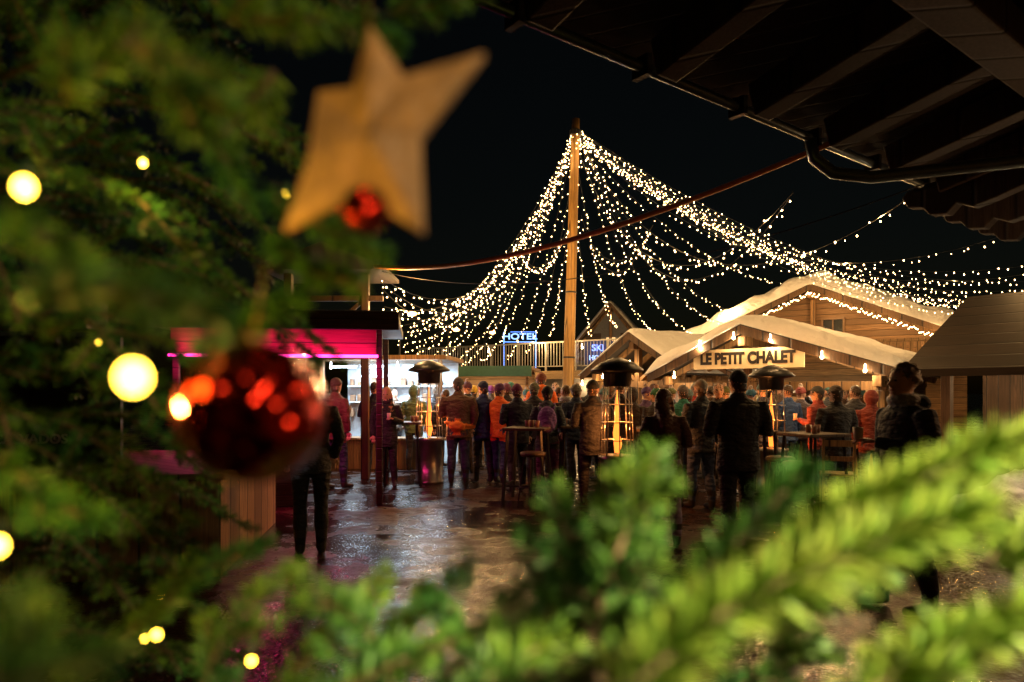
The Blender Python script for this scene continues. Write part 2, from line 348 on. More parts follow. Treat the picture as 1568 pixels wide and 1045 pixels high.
# hotel signs
CY=emis('neon_blue',(.06,.28,1),2.6); CW=emis('neon_white',(.20,.46,1),2.0)
e=empty('hotel_sign',sv(796,516,29)); text('HOTEL','letters',.36,CW,e,(0,0,0),ext=.03,sx=1.3)
g=Geo(); g.box(-.7,.7,.06,.1,-.23,-.20); g.box(-.4,.7,.06,.1,.20,.22); g.box(-.7,-.66,.101,.14,-3,.2); g.box(.66,.7,.101,.14,-3,.2); g.obj('neon_border',CY,e)
lamp((0,-.4,-.6),6,(.1,.4,1),.05,e)
e=empty('ski_shop_sign',sv(918,541,22.2)); text('SKI','letters_top',.30,CY,e,(-.05,0,.16),ext=.02); text('HOTEL','letters_low',.22,CW,e,(0,0,-.16),ext=.02)
g=Geo(); g.box(-.5,.5,.05,.12,-.38,.40); g.box(-.04,.04,.121,.2,-.8,.3); g.obj('panel',plain('sign_navy',(.01,.03,.14),.4),e); lamp((0,-.5,-.1),3,(.1,.4,1),.02,e)
for a,b_,dd in ((686,509,45),(742,513,48),(612,486,30)):
    p=sv(a,b_,dd); e=empty('street_lamp',(p.x,p.y,0)); g=Geo(); g.tube([(0,0,0),(0,0,p.z+.1),(.1,0,p.z+.25),(.5,0,p.z+.25)],[.07,.05,.04,.04],8); g.obj('post',plain('dark_steel',(0,0,0)),e)
    g=Geo(); g.ell((.55,0,p.z+.15),(.22,.12,.1)); g.obj('lantern',emis('sodium',(1,.45,.12),14),e,True)
# ------------------------------------------------------------------ left side stalls
PINK=emis('pink_neon',(1,.03,.32),12)
e=empty('pink_bar_stall',(-4.6,9.2,0),math.radians(8))
g=Geo(); g.box(-.4,3.05,-.5,2.4,2.52,2.62); g.box(-.4,3.05,-.56,-.503,2.42,2.66); g.obj('roof',W_DARK,e,False,.01)
g=Geo(); g.box(-.35,3.0,-.45,2.35,2.622,2.69); g.obj('roof_snow',plain('dirty_snow',(.2,.2,.21),.7),e,False,.03)
g=Geo(); g.box(0,2.72,.0,.05,2.12,2.5); g.obj('valance',wood('red_boards',(.6,.06,.12),'z',.19),e)
g=Geo(); g.tube([(0,-.09,2.09),(2.75,-.09,2.09)],.02,8); g.obj('neon_tube',PINK,e,True)
arealamp((1.4,-.12,2.05),(math.radians(8),0,0),2.6,.04,60,(1,.03,.22),e,'neon_strip_down'); arealamp((1.4,-.30,2.14),(math.radians(150),0,0),2.6,.03,12,(1,.03,.27),e,'neon_strip_up')
g=Geo()
for x in (0,2.72): g.box(x,x+.08,.06,.14,0,2.5); g.box(x,x+.08,2.2,2.28,0,2.5)
g.box(0,1.4,2.32,2.38,0,2.5); g.box(.1,1.7,.06,.5,0,1.02); g.box(0,1.8,-.05,.55,1.023,1.07)
g.obj('frame_and_counter',W_DARK,e,False,.006)
bulb(e,(1.6,.9,2.2),.04,16,(1,.7,.4))
g=Geo()
for k in range(20): x=random.uniform(.2,1.6); r=.035; hh=random.uniform(.18,.3); g.lathe([(r,0),(r,hh*.6),(r*.35,hh*.8),(r*.35,hh)],(x,random.uniform(.1,.4),1.072),8)
g.obj('bottles',plain('bottles',(0,0,0)),e,True)
# near drinks stall
e=empty('drinks_stall',(-2.52,5.9,0),math.radians(8.5))
g=Geo(); g.box(-3.4,0,0,2.45,0,.84); g.obj('counter_body',wood('counter_panel',(.40,.2,.07),'x',.33),e,False,.006)
g=Geo(); g.box(-3.5,.06,-.08,2.5,.843,.90); g.obj('counter_top',wood('counter_top',(.2,.12,.06),'x',.2),e,False,.01)
g=Geo(); g.box(-3.3,-3.2,0.02,.12,.903,2.6); g.box(-3.5,-.9,-.4,.0,2.1,2.5); g.obj('sign_beam',W_DARK,e)
g=Geo(); g.box(-3.3,-1.0,.5,.56,.903,2.098); g.obj('back_panel',plain('panel_black',(.012,.014,.013),.6),e)
text('CALVADOS','lettering',.12,plain('lettering_pale',(.6,.6,.55),.6),e,(-1.75,.49,1.17),ext=.004)
# white lit stall
e=empty('white_market_stall',(-4.0,14.2,0),math.radians(-6))
g=Geo(); g.box(0,2.6,0,.06,0,.6); g.box(-.1,2.7,-.1,.4,.603,.65); g.box(-.1,2.7,-.2,1.9,2.25,2.34); g.box(0,.08,.0,.08,.653,2.248); g.box(2.5,2.58,0,.08,.653,2.248); g.obj('frame',W_V,e,False,.006)
g=Geo(); g.box(0,2.6,1.7,1.76,0,2.248); g.obj('back_wall',plain('white_tarp',(.55,.62,.68),.5),e)
arealamp((1.3,.9,2.2),(0,0,0),2.2,.3,170,(.66,.85,1),e)
g=Geo()
for x,y,z in ((.25,.1,2.12),(.85,.1,2.12),(.3,1.4,1.95),(.95,1.4,1.95),(1.75,.1,2.12)): g.tube([(x,y,z),(x+.5,y,z)],.022,8)
g.obj('fluorescent_tubes',emis('fluorescent',(.72,.88,1),26),e,True)
g=Geo(); 
for k in range(42):
    x=.12+(k%14)*.17; z=(1.02,1.38,1.74)[k//14]
    if random.random()<.7: g.box(x,x+random.uniform(.06,.14),1.5,1.65,z,z+random.uniform(.08,.2))
g.obj('goods',plain('goods',(.25,.14,.08),.5,0,.9,5),e,False,.01)
g=Geo(); g.box(.08,2.5,1.45,1.69,1.35,1.375); g.box(.08,2.5,1.45,1.69,1.71,1.735); g.obj('shelves',plain('white_shelf',(.6,.62,.62)),e)
for x in (.3,1.0,1.7,2.4): bulb(e,(x,-.15,2.1),.03,9,(.8,.9,1))
e=empty('green_market_stall',(-2.0,17.5,0),math.radians(-8))
g=Geo(); g.box(0,2.4,0,.5,0,1.0); g.box(-.15,2.55,-.3,2,2.15,2.22); g.box(0,.08,.52,.6,0,2.148); g.box(2.3,2.38,.52,.6,0,2.148); g.box(0,2.4,1.8,1.86,0,2.148); g.obj('frame',W_GOLD,e,False,.006)
g=Geo(); g.box(-.15,2.55,-.34,-.302,1.98,2.24); g.obj('valance',plain('green_cloth',(.03,.10,.07),.7),e)
arealamp((1.2,.9,2.1),(0,0,0),1.8,.12,80,(1,.7,.38),e)
e=empty('timber_tower',(-2.75,12.4,0),0)
g=Geo(); g.box(0,.14,0,.14,0,3.75); g.box(-1.4,-1.26,0,.14,0,3.75); g.beam((-1.4,.07,3.3),(.4,.07,3.3),.1); g.beam((-.6,.07,2.7),(.07,.07,3.3),.07); g.obj('posts',W_BARGE,e,False,.01)
g=Geo(); g.prism([(-1.7,3.752),(.5,3.752),(.5,3.82),(-.6,4.25),(-1.7,3.82)],-.4,1.2); g.obj('roof',ROOFM,e)
# ------------------------------------------------------------------ right stall and eaves
e=empty('corner_stall',(5.9,9.4,0),math.radians(-52))
g=Geo(); g.add([(-.3,-.5,1.80),(4,-.5,1.80),(4,1.9,3.0),(-.3,1.9,3.0),(-.3,-.5,1.9),(4,-.5,1.9),(4,1.9,3.1),(-.3,1.9,3.1)],[(0,3,2,1),(4,5,6,7),(0,1,5,4),(1,2,6,5),(2,3,7,6),(3,0,4,7)]); g.obj('roof',wood('shingle_dark',(.035,.022,.015),'z',.16),e)
g=Geo(); g.box(0,.12,0,.12,0,1.95); g.box(3.6,3.72,0,.12,0,1.95); g.box(0,4,.15,.22,0,1.0); g.box(0,4,1.6,1.66,0,2.8); g.obj('frame',wood('stall_brown',(.16,.09,.05),'x',.15),e,False,.006)
bulb(e,(.9,.5,1.85),.025,14); bulb(e,(2.2,.7,1.85),.025,14); bulb(e,(1.2,-.45,1.72),.025,22)
e=empty('chalet_eaves',(2.33,4.9,3.43),math.atan2(.6,.8))
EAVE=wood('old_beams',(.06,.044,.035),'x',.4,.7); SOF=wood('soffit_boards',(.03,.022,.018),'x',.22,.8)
X0,X1=-3.9,5.0
g=Geo()
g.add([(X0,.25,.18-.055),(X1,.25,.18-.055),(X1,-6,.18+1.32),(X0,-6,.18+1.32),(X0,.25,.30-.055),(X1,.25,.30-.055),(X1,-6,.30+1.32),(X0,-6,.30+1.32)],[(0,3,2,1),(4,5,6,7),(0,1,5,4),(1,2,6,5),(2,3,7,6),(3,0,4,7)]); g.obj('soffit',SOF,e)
g=Geo()
for k in range(10):
    x=X0+.25+k*.92
    g.beam((x,.05,.03),(x,-6,.03+6.05*.22),.17,.22)
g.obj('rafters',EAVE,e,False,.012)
g=Geo()
for yy in (-1.15,-2.6):
    z=.03-yy*.22-.2; g.beam((X0+.3,yy,z),(X1,yy,z),.22,.2)
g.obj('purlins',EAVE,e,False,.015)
g=Geo()
for x in (1.9,2.75,3.6):
    prof=[(.35,.0),(.30,-.10),(.18,-.12),(.12,-.2),(-.02,-.22),(-.10,-.14),(-.22,-.20),(-.4,-.16),(-1.2,.1),(-1.2,.3),(.3,.05)]
    n=len(prof); g.add([(x-.07,a,b_-.05) for a,b_ in prof]+[(x+.07,a,b_-.05) for a,b_ in prof],[tuple(range(n)),tuple(range(2*n-1,n-1,-1))]+[(k,k+n,(k+1)%n+n,(k+1)%n) for k in range(n)])
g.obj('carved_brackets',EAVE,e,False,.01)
PIPE=plain('zinc_pipe',(.16,.22,.27),.35,.7)
g=Geo(); g.tube([(X0,.18,.05),(X1,.18,.02)],.03,10); g.obj('gutter_rail',PIPE,e,True)
g=Geo(); g.tube([(-.03,.18,.03),(.02,.18,-.1),(.10,.08,-.22),(.3,-.1,-.26),(1.0,-1.3,-.26),(1.6,-2.6,-.22)],.045,12); g.obj('downpipe',PIPE,e,True)
g=Geo()
for x in np.arange(X0+.2,X1,.92): g.box(x,x+.04,.12,.24,-.02,.1)
g.obj('gutter_brackets',plain('dark_steel',(0,0,0)),e)
g=Geo(); g.box(X0,X1,-5.0,-4.9,-3.43,.9); g.obj('wall',W_GOLD,e)
def unseen_spot(loc,target,W,col=(1,.80,.48),ang=80):  # unseen spot lamps added to light the near tree and boughs
    we=empty('unseen_lamp',loc)
    g=Geo(); g.lathe([(.03,.12),(.05,.1),(.13,0),(.135,0)],(0,0,0),20); g.tube([(0,0,.12),(0,-.1,.25),(.1,-.5,.25)],.012,8); g.obj('shade',plain('enamel',(.05,.12,.08),.3),we,True)
    sp=bpy.data.lights.new('lamp_spot','SPOT'); sp.energy=W; sp.color=col; sp.spot_size=math.radians(ang); sp.spot_blend=.8; sp.shadow_soft_size=.03
    o=bpy.data.objects.new('lamp_spot',sp); scene.collection.objects.link(o); o.parent=we; o.location=(0,0,-.03)
    o.rotation_euler=(Vector(target)-Vector(loc)).to_track_quat('-Z','Y').to_euler()
unseen_spot((.75,-.8,2.5),(-.68,.9,1.85),100,(1,.80,.42),ang=54)
unseen_spot((1.15,-.15,2.35),(.29,.45,1.50),800,(1,.82,.40),24)  # narrow beam added to brighten the right-hand boughs
le=empty('unseen_fill_lamp',(4.6,5.0,2.2)); g=Geo(); g.lathe([(.02,.3),(.12,.2),(.1,.19),(.08,0),(.09,-.02)],n=8); g.tube([(0,0,.3),(0,0,1.1)],.008,6); g.obj('frame',plain('dark_steel',(0,0,0)),le)  # unseen lamp added out of frame to light the near man and boughs
g=Geo(); g.ell((0,0,-.08),.04); g.obj('bulb',emis('fill_bulb',(1,.6,.25),30,False),le,True); lamp((0,0,-.15),26,(1,.5,.2),.04,le)
# snow pile
c=sv(1560,760,9.5); gx,gy=50,30; V=[];Fc=[]
for j in range(gy):
    for i in range(gx):
        x=(i/(gx-1)-.5)*3.6; y=(j/(gy-1)-.5)*2.; rr=max(0,1-(x/1.8)**2-(y/1.)**2)
        z=.5*math.sqrt(rr)*(1+.4*math.sin(x*5+y*3)*math.sin(y*7+1))+random.uniform(-.035,.04)*(rr>0)
        V.append((c.x+x+.35,8.7+y,z-.01))
for j in range(gy-1):
    for i in range(gx-1): a=j*gx+i; Fc.append((a,a+1,a+gx+1,a+gx))
mkobj('snow_pile',V,Fc,SNOW,None,True)
# ------------------------------------------------------------------ heaters, tables
STEEL=plain('brushed_steel',(.32,.31,.3),.3,.9,.1); BLK=plain('dark_steel',(0,0,0)); FLAME=emis('flame',(1,.22,.025),2.6)
def heater(a,d,h=2.15):
    p=sv(a,600,d); e=empty('patio_heater',(p.x,p.y,0)); k=h/2.15
    g=Geo(); g.lathe([(.26*k,0),(.26*k,.05),(.235*k,.06),(.235*k,.72*k),(.27*k,.74*k),(.27*k,.79*k),(.1,.8*k)],n=24); g.obj('base',STEEL,e,True)
    g=Geo(); g.tube([(0,0,.82*k),(.01,.0,.95*k),(-.012,0,1.1*k),(.008,0,1.3*k),(-.004,0,1.5*k),(0,0,1.7*k)],[.035,.055,.045,.034,.02,.004],8); g.obj('flame',FLAME,e,True)
    g=Geo()
    for q in range(8):
        t=2*math.pi*q/8; x,y=math.cos(t),math.sin(t); g.tube([(x*.24*k,y*.24*k,.79*k),(x*.19*k,y*.19*k,1.75*k)],.008,6)
    for z in (1.,1.25,1.5): g.tube([(math.cos(t)*.215*k,math.sin(t)*.215*k,z*k) for t in np.linspace(0,2*math.pi,25)],.006,5,False)
    g.obj('cage',STEEL,e,True)
    g=Geo(); g.lathe([(.17*k,1.74*k),(.19*k,1.76*k),(.2*k,1.93*k),(.36*k,1.96*k),(.37*k,1.98*k),(.24*k,2.08*k),(.06*k,2.15*k)],n=24); g.obj('hood',BLK,e,True)
    lamp((0,.09,1.12*k),28,(1,.30,.06),.012,e,'flame_light'); lamp((0,.07,1.38*k),18,(1,.30,.06),.012,e,'flame_light')
heater(657,12); heater(945,9.1,2.05); heater(1181,10.4,2.0)
def hightable(x,y,h=1.08,w=.62):
    e=empty('bar_table',(x,y,0),random.uniform(-.3,.3)); g=Geo(); g.box(-w/2,w/2,-w/2,w/2,h-.04,h); g.obj('top',wood('tabletop',(.12,.07,.04),'x',.12),e,False,.01)
    g=Geo()
    for sx in (-1,1):
        for sy in (-1,1): g.beam((sx*.24,sy*.24,h-.041),(sx*.3,sy*.3,0),.035)
        g.beam((sx*.285,-.28,.25),(sx*.285,.28,.25),.025)
    g.beam((-.28,-.285,.25),(.28,-.285,.25),.025); g.obj('legs',BLK,e)
    g=Geo()
    for q in range(3): g.lathe([(.03,0),(.038,.1),(.033,.1),(.028,.02)],(random.uniform(-.22,.22),random.uniform(-.22,.22),h+.001),10)
    g.obj('mugs',plain('mug_dark',(.22,.12,.09),.3),e,True)
def at(a,d): return ((a-784)/1045*d,d)
for a,d in ((618,11.8),(808,10.0),(880,10.6),(1008,9.8),(1150,9.3),(1245,8.6)): hightable(*at(a,d))
def stool(x,y):
    e=empty('bar_stool',(x,y,0),random.uniform(0,1)); g=Geo(); g.lathe([(.16,.70),(.18,.72),(.18,.75),(.15,.765)],n=18); g.obj('seat',wood('tabletop',(0,0,0)),e,True)
    g=Geo()
    for t in range(4):
        q=math.pi/4+t*math.pi/2; g.tube([(math.cos(q)*.12,math.sin(q)*.12,.70),(math.cos(q)*.22,math.sin(q)*.22,0)],.013,6)
    g.tube([(math.cos(t)*.19,math.sin(t)*.19,.28) for t in np.linspace(0,2*math.pi,17)],.01,5,False); g.obj('legs',BLK,e)
for a,d in ((816,9.5),(1195,8.8),(1222,8.2)): stool(*at(a,d))
x,y=at(1282,8.6); e=empty('wooden_chair',(x,y,0),math.radians(160)); g=Geo(); g.box(-.2,.2,-.2,.2,.55,.58)
for sx in (-.19,.16): g.box(sx,sx+.03,-.2,-.17,0,.549); g.box(sx,sx+.03,.17,.2,0,.549); g.box(sx,sx+.03,.17,.2,.583,1.02)
g.box(-.158,.158,.172,.192,.92,1.0); g.box(-.158,.158,.172,.192,.74,.8); g.box(-.158,.158,.175,.19,.25,.29); g.obj('frame',wood('pine_pale',(.6,.42,.22),'x',.3),e,False,.004)
# ------------------------------------------------------------------ people
def cloth(col,rough=.75):
    k='cloth_%.3f_%.3f_%.3f'%tuple(col)
    if k in _c: return _c[k]
    m,nt,b=newmat(k); co=objco(nt); f=noise(nt,7,co,2)
    L(nt,mixc(nt,f,tuple(c*.7 for c in col),tuple(min(1,c*1.25) for c in col)),b.inputs['Base Color']); b.inputs['Roughness'].default_value=rough
    mp=N(nt,'ShaderNodeMapping'); L(nt,co,mp.inputs[0]); mp.inputs['Scale'].default_value=(1,1,2.2)
    bump(nt,b,noise(nt,9,mp.outputs[0],2),.8,.06); _c[k]=m; return m
SKIN=plain('skin',(.55,.32,.22),.5,0,.08); EYEM=plain('eye_dark',(.03,.02,.02),.2); LIP=plain('lips',(.4,.13,.1),.5)
BOOT=plain('boot_leather',(.03,.025,.02),.4)
def person(a,d,H=1.75,face=180,coat=(.02,.02,.025),pants=(.02,.02,.03),hat='beanie',hatc=(.03,.03,.035),hair=(.06,.035,.02),pose='pocket',hem=.80,fat=1.,extra=(),fem=False,step=0.,lean=0.,name='person',headturn=0.):
    k=H/1.75; x,y=at(a,d)
    e=empty(name,(x,y,0),math.radians(face)); 
    parts=[]
    def T(lab,f): g=Geo(); f(g); parts.append((g,lab))
    sw=(.185 if fem else .205)*fat; ln=lean
    def TP(p):
        p=Vector(p); 
        if p.z>.9: p.y-= (p.z-.9)*ln
        return p
    st=step or random.choice((0,.12,-.14,.2)); wx=random.uniform(-.02,.03)
    for s in (-1,1):
        fy=s*st*.5
        an=Vector((s*(.11+wx),fy+.0,.09)); kn=Vector((s*(.105+wx*.5),fy*.55-.02*(abs(st)>0)-.01,.49)); hp=Vector((s*.095,0,.9))
        T(2,lambda g: g.tube([an+Vector((0,.055,-.045)),an+Vector((0,.0,-.035)),an+Vector((s*.008,-.1,-.048)),an+Vector((s*.012,-.17,-.055)),an+Vector((s*.012,-.195,-.06))],[.03,.047,.042,.036,.02],10))
        T(2,lambda g: g.tube([an+Vector((0,.01,-.03)),an+Vector((0,.01,.12))],[.05,.058],12))
        T(1,lambda g: g.tube([an+Vector((0,.01,.08)),an.lerp(kn,.55)+Vector((0,.018,0)),kn,kn.lerp(hp,.5),hp],[.058,.07*fat,.066*fat,.085*fat,.105*fat],12))
    hr=.185*fat
    def tor(g):
        R=[(hem,hr*1.04,.145*fat),(.90,hr,.14*fat),(1.04,hr*.93,.128*fat),(1.16,hr*.95,.13*fat),(1.30,sw*.99,.14*fat),(1.40,sw*.98,.128*fat),(1.455,sw*.75,.10),(1.50,.085,.078)]
        if hem<.7: R=[(hem,hr*1.15,.17*fat),(.75,hr*1.08,.155*fat)]+R[1:]
        n=20; V=[TP((rx*math.cos(2*math.pi*q/n)*(1),.005+ry*math.sin(2*math.pi*q/n),z)) for z,rx,ry in R for q in range(n)]
        Fc=[(i*n+q,i*n+(q+1)%n,(i+1)*n+(q+1)%n,(i+1)*n+q) for i in range(len(R)-1) for q in range(n)]+[tuple(range(n))[::-1],tuple((len(R)-1)*n+q for q in range(n))]
        g.add(V,Fc)
    T(0,tor)
    T(0,lambda g: g.tube([TP((0,.01,1.46)),TP((0,.005,1.53))],[.085,.08],12))
    T(3,lambda g: g.tube([TP((0,.01,1.48)),TP((0,.005,1.58))],[.058,.055],10))
    ht=math.radians(headturn or random.uniform(-25,25)); HR=Matrix.Rotation(ht,3,'Z')@Matrix.Rotation(random.uniform(-.08,.16),3,'X'); hc=TP((0,-.015,1.64))
    def HP(p): return hc+HR@Vector(p)
    T(3,lambda g: g.ell(hc,(.076,.095,.112),16,12,HR))
    T(3,lambda g: g.ell(HP((0,-.035,-.065)),(.052,.056,.05),12,8,HR))
    T(3,lambda g: g.tube([HP((0,-.085,.02)),HP((0,-.112,-.022)),HP((0,-.092,-.032))],[.012,.018,.012],8))
    for s in (-1,1): T(3,lambda g: g.ell(HP((s*.08,.005,-.005)),(.012,.02,.032),8,6,HR))
    if hat=='beanie':
        T(4,lambda g: g.ell(HP((0,.01,.045)),(.088,.106,.098),16,10,HR)); T(4,lambda g: g.tube([HP((0,.01,.025)),HP((0,.008,.065))],[.099,.098],16,True))
        T(5,lambda g: g.ell(HP((0,.035,-.03)),(.078,.072,.07),12,8,HR))
    elif hat=='pom':
        T(4,lambda g: g.ell(HP((0,.01,.045)),(.09,.106,.1),16,10,HR)); T(4,lambda g: g.tube([HP((0,.01,.025)),HP((0,.008,.065))],[.1,.1],16)); T(6,lambda g: g.ell(HP((0,.02,.165)),.045,10,8))
    elif hat=='hood':
        T(0,lambda g: g.ell(HP((0,.03,.012)),(.105,.115,.135),16,10,HR)); T(6,lambda g: g.tube([HP((math.sin(t)*.085,-.062,.01+math.cos(t)*.11)) for t in np.linspace(-2.6,2.6,14)],.024,8))
    elif hat=='none':
        T(5,lambda g: g.ell(HP((0,.022,.03)),(.086,.098,.103),16,10,HR))
    elif hat=='curly':
        r2=random.Random(3)
        T(5,lambda g: g.ell(HP((0,.03,.03)),(.09,.09,.098),16,10,HR))
        for q in range(60):
            t=r2.uniform(0,2*math.pi); z=r2.uniform(-.3,1); rr=math.sqrt(max(0,1-z*z)); p=(math.cos(t)*rr*.088,.035+math.sin(t)*rr*.092,.035+z*.098)
            if p[1]<-.03 and p[2]<.075: continue
            T(5,lambda g: g.ell(HP(p),r2.uniform(.018,.028),8,6))
    if 'long' in extra:
        T(5,lambda g: g.tube([HP((0,.05,.05)),HP((0,.08,-.06)),TP((0,.095,1.46)),TP((0,.125,1.34)),TP((0,.125,1.25))],[.078,.085,.085,.07,.03],12,True))
        for s in (-1,1): T(5,lambda g: g.tube([HP((s*.05,.0,.07)),HP((s*.078,.0,-.03)),TP((s*.085,-.03,1.49)),TP((s*.08,-.09,1.40))],[.035,.032,.035,.02],8))
    if 'hoodback' in extra: T(0,lambda g: g.ell(TP((0,.095,1.485)),(.13,.07,.075),14,8)); 
    if 'scarf' in extra: T(6,lambda g: g.tube([TP((math.cos(t)*.085,.0+math.sin(t)*.08,1.515)) for t in np.linspace(0,2*math.pi,15)],.036,8,False)); 
    hands=[]
    P={'pocket':(((.265,.05,1.14),(.225,-.06,.94)),)*2,'hang':(((.25,.03,1.13),(.255,-.03,.87)),)*2,
       'cup':(((.25,.02,1.15),(.23,-.04,.92)),((.255,.03,1.15),(.10,-.27,1.22))),
       'cups':(((.26,.02,1.14),(.07,-.29,1.19)),((.26,.02,1.14),(.08,-.27,1.21))),
       'fold':(((.27,-.02,1.14),(.02,-.20,1.13)),((.27,-.02,1.16),(.03,-.215,1.18))),
       'phone':(((.255,.03,1.15),(.235,-.05,.92)),((.27,-.02,1.17),(.13,-.22,1.42)))}[pose]
    for s,(el,wr) in zip((-1,1),P):
        sh=TP((s*sw*.93,.01,1.405)); el=TP((s*el[0]*fat,el[1],el[2])); wr=TP((s*wr[0],wr[1],wr[2]))
        T(0,lambda g: g.tube([sh+Vector((-s*.05,0,-.01)),sh,sh.lerp(el,.5)+Vector((s*.008,0,0)),el,el.lerp(wr,.5),wr],[.06,.074*fat,.066*fat,.058*fat,.054,.043],12))
        hands.append((s,wr,(wr-el).normalized()))
    if 'backpack' in extra:
        T(7,lambda g: g.ell(TP((0,.20,1.24)),(.155,.10,.22),16,10)); T(7,lambda g: g.ell(TP((0,.28,1.16)),(.11,.05,.12),12,8))
        for s in (-1,1): T(7,lambda g: g.tube([TP((s*.11,.14,1.42)),TP((s*.12,.02,1.50)),TP((s*.12,-.12,1.40)),TP((s*.13,-.135,1.2)),TP((s*.17,.0,1.05))],.018,8))
    if 'waistbag' in extra:
        T(7,lambda g: g.tube([TP((math.cos(t)*.2*fat,.005+math.sin(t)*.155*fat,1.0+.03*math.cos(t))) for t in np.linspace(0,2*math.pi,21)],.022,8,False)); T(7,lambda g: g.ell(TP((.02,.18,.97)),(.14,.055,.08),14,8))
    if 'bag' in extra:
        T(7,lambda g: g.ell((.27,.03,.86),(.06,.14,.13),12,8)); T(7,lambda g: g.tube([TP((.27,.08,.93)),TP((.18,.14,1.25)),TP((.05,.11,1.46)),TP((-.06,0,1.5))],.014,6))
    V=[];Fc=[];lab=[]
    for g,l in parts:
        o=len(V); V+=g.V; Fc+=[tuple(i+o for i in f) for f in g.F]; lab+=[l]*len(g.V)
    kd=kdtree.KDTree(len(V))
    for i,v in enumerate(V): kd.insert(v,i)
    kd.balance()
    me=bpy.data.meshes.new('body_src'); me.from_pydata([tuple(v) for v in V],[],Fc); me.update()
    bm=bmesh.new(); bm.from_mesh(me); bmesh.ops.recalc_face_normals(bm,faces=bm.faces); bm.to_mesh(me); bm.free()
    o=bpy.data.objects.new('body_src',me); scene.collection.objects.link(o)
    vs=.0125 if d<8 else (.016 if d<14 else .022)
    r=o.modifiers.new('r','REMESH'); r.mode='VOXEL'; r.voxel_size=vs
    s_=o.modifiers.new('s','SMOOTH'); s_.factor=.5; s_.iterations=2
    dg=bpy.context.evaluated_depsgraph_get(); dg.update()
    nm=bpy.data.meshes.new_from_object(o.evaluated_get(dg)); bpy.data.objects.remove(o)
    nv=np.empty(len(nm.vertices)*3,np.float32); nm.vertices.foreach_get('co',nv)
    vl=np.array([lab[kd.find(p)[1]] for p in nv.reshape(-1,3)])
    body=bpy.data.objects.new('body',nm); scene.collection.objects.link(body); body.parent=e; body.scale=(k,k,k)
    nm.materials.clear()
    accc=next((q for q in extra if isinstance(q,tuple)),(.4,.3,.25)); bagc=next((q[1] for q in extra if isinstance(q,list)),(.5,.12,.04))
    for mm in (cloth(coat),cloth(pants),BOOT,SKIN,cloth(hatc),cloth(hair,.5),cloth(accc),cloth(bagc)): nm.materials.append(mm)
    pl=np.empty(len(nm.loops),np.int32); nm.loops.foreach_get('vertex_index',pl)
    mi=[int(vl[pl[p.loop_start]]) for p in nm.polygons]; nm.polygons.foreach_set('material_index',mi); nm.polygons.foreach_set('use_smooth',[True]*len(mi)); nm.update()
    g=Geo()
    for s in (-1,1): g.ell(HP((s*.03,-.088,.008)),(.012,.008,.007),8,6,HR)
    g.obj('eyes',EYEM,body,True)
    g=Geo(); g.ell(HP((0,-.094,-.06)),(.024,.007,.006),10,6,HR); g.obj('mouth',LIP,body,True)
    g=Geo()
    for s in (-1,1): g.ell(HP((s*.031,-.09,.028)),(.018,.006,.004),8,6,HR)
    g.obj('eyebrows',cloth(hair,.5),body,True)
    g=Geo()
    for s,wr,dr in hands:
        up=Vector((0,0,1)); sd=dr.cross(up); sd=sd.normalized() if sd.length>.1 else Vector((0,1,0)); nn=sd.cross(dr).normalized()
        pc=wr+dr*.045; M=Matrix((sd,dr,nn)).transposed()
        g.ell(pc,(.038,.048,.016),10,8,M)
        inn=-nn if pose!='hang' else nn
        for q,(off,lf) in enumerate(((-.027,.062),(-.009,.074),(.009,.07),(.026,.055))):
            b0=pc+sd*off+dr*.035; b1=b0+dr*lf*.5+inn*.012; b2=b1+dr*lf*.25+inn*lf*.45
            g.tube([b0,b1,b2],[.0095,.009,.007],7)
        th=pc-sd*.034*s-dr*.015; g.tube([th,th-sd*s*.022+dr*.025+inn*.01,th-sd*s*.016+dr*.05+inn*.025],[.012,.011,.008],7)
    g.obj('hands',SKIN,body,True)
    if pose in('cup','cups'):
        wr=hands[1][1]; g=Geo(); c=wr+hands[1][2]*.10+Vector((-.0,-.01,-.02)); g.lathe([(.027,0),(.036,.1),(.032,.1),(.025,.01)],c,12); g.obj('paper_cup',plain('cup_white',(.7,.6,.5),.5),body,True)
    return e
K=(.018,.018,.022); NV=(.016,.028,.07); BR=(.09,.05,.03); OR=(.95,.15,.02); RD=(.42,.028,.018); WH=(.34,.31,.28); TE=(.02,.19,.16); BL=(.02,.07,.24)
person(476,6.7,1.76,200,K,(.01,.01,.012),'beanie',K,pose='pocket')
person(514,11.2,1.80,150,(.13,.03,.028),(.03,.04,.08),'beanie',(.08,.03,.03),pose='cup')
person(574,12.7,1.76,195,(.03,.035,.05),K,'none',pose='fold')
person(592,11.4,1.66,8,(.015,.015,.018),(.02,.02,.025),'none',hair=(.55,.35,.14),pose='cup',hem=.72,fem=True,extra=('long','scarf',(.02,.02,.02)),headturn=-10)
person(634,13.6,1.70,170,(.08,.13,.06),(.03,.03,.04),'hood',pose='pocket',extra=((.35,.28,.18),))
person(702,11.8,1.82,182,(.13,.07,.042),(.03,.04,.09),'beanie',(.11,.10,.09),pose='cup',hem=.78,fat=1.12,extra=('waistbag',['b',(.95,.22,.03)]))
person(668,14.5,1.7,150,(.05,.05,.06),K,'beanie',(.3,.25,.2),pose='cup')
person(740,12.0,1.76,205,(.02,.04,.17),(.015,.015,.03),'beanie',(.02,.03,.10),pose='cups',hem=.78,headturn=20)
person(725,14.2,1.7,160,BR,K,'beanie',(.7,.45,.05),pose='cup',fem=True)
person(765,11.9,1.72,150,OR,(.025,.04,.14),'beanie',(.12,.03,.15),pose='cups',hem=.82,headturn=-20)
person(792,10.9,1.70,200,(.012,.017,.04),(.02,.02,.03),'beanie',(.18,.04,.12),pose='cup',hem=.8,fat=1.05)
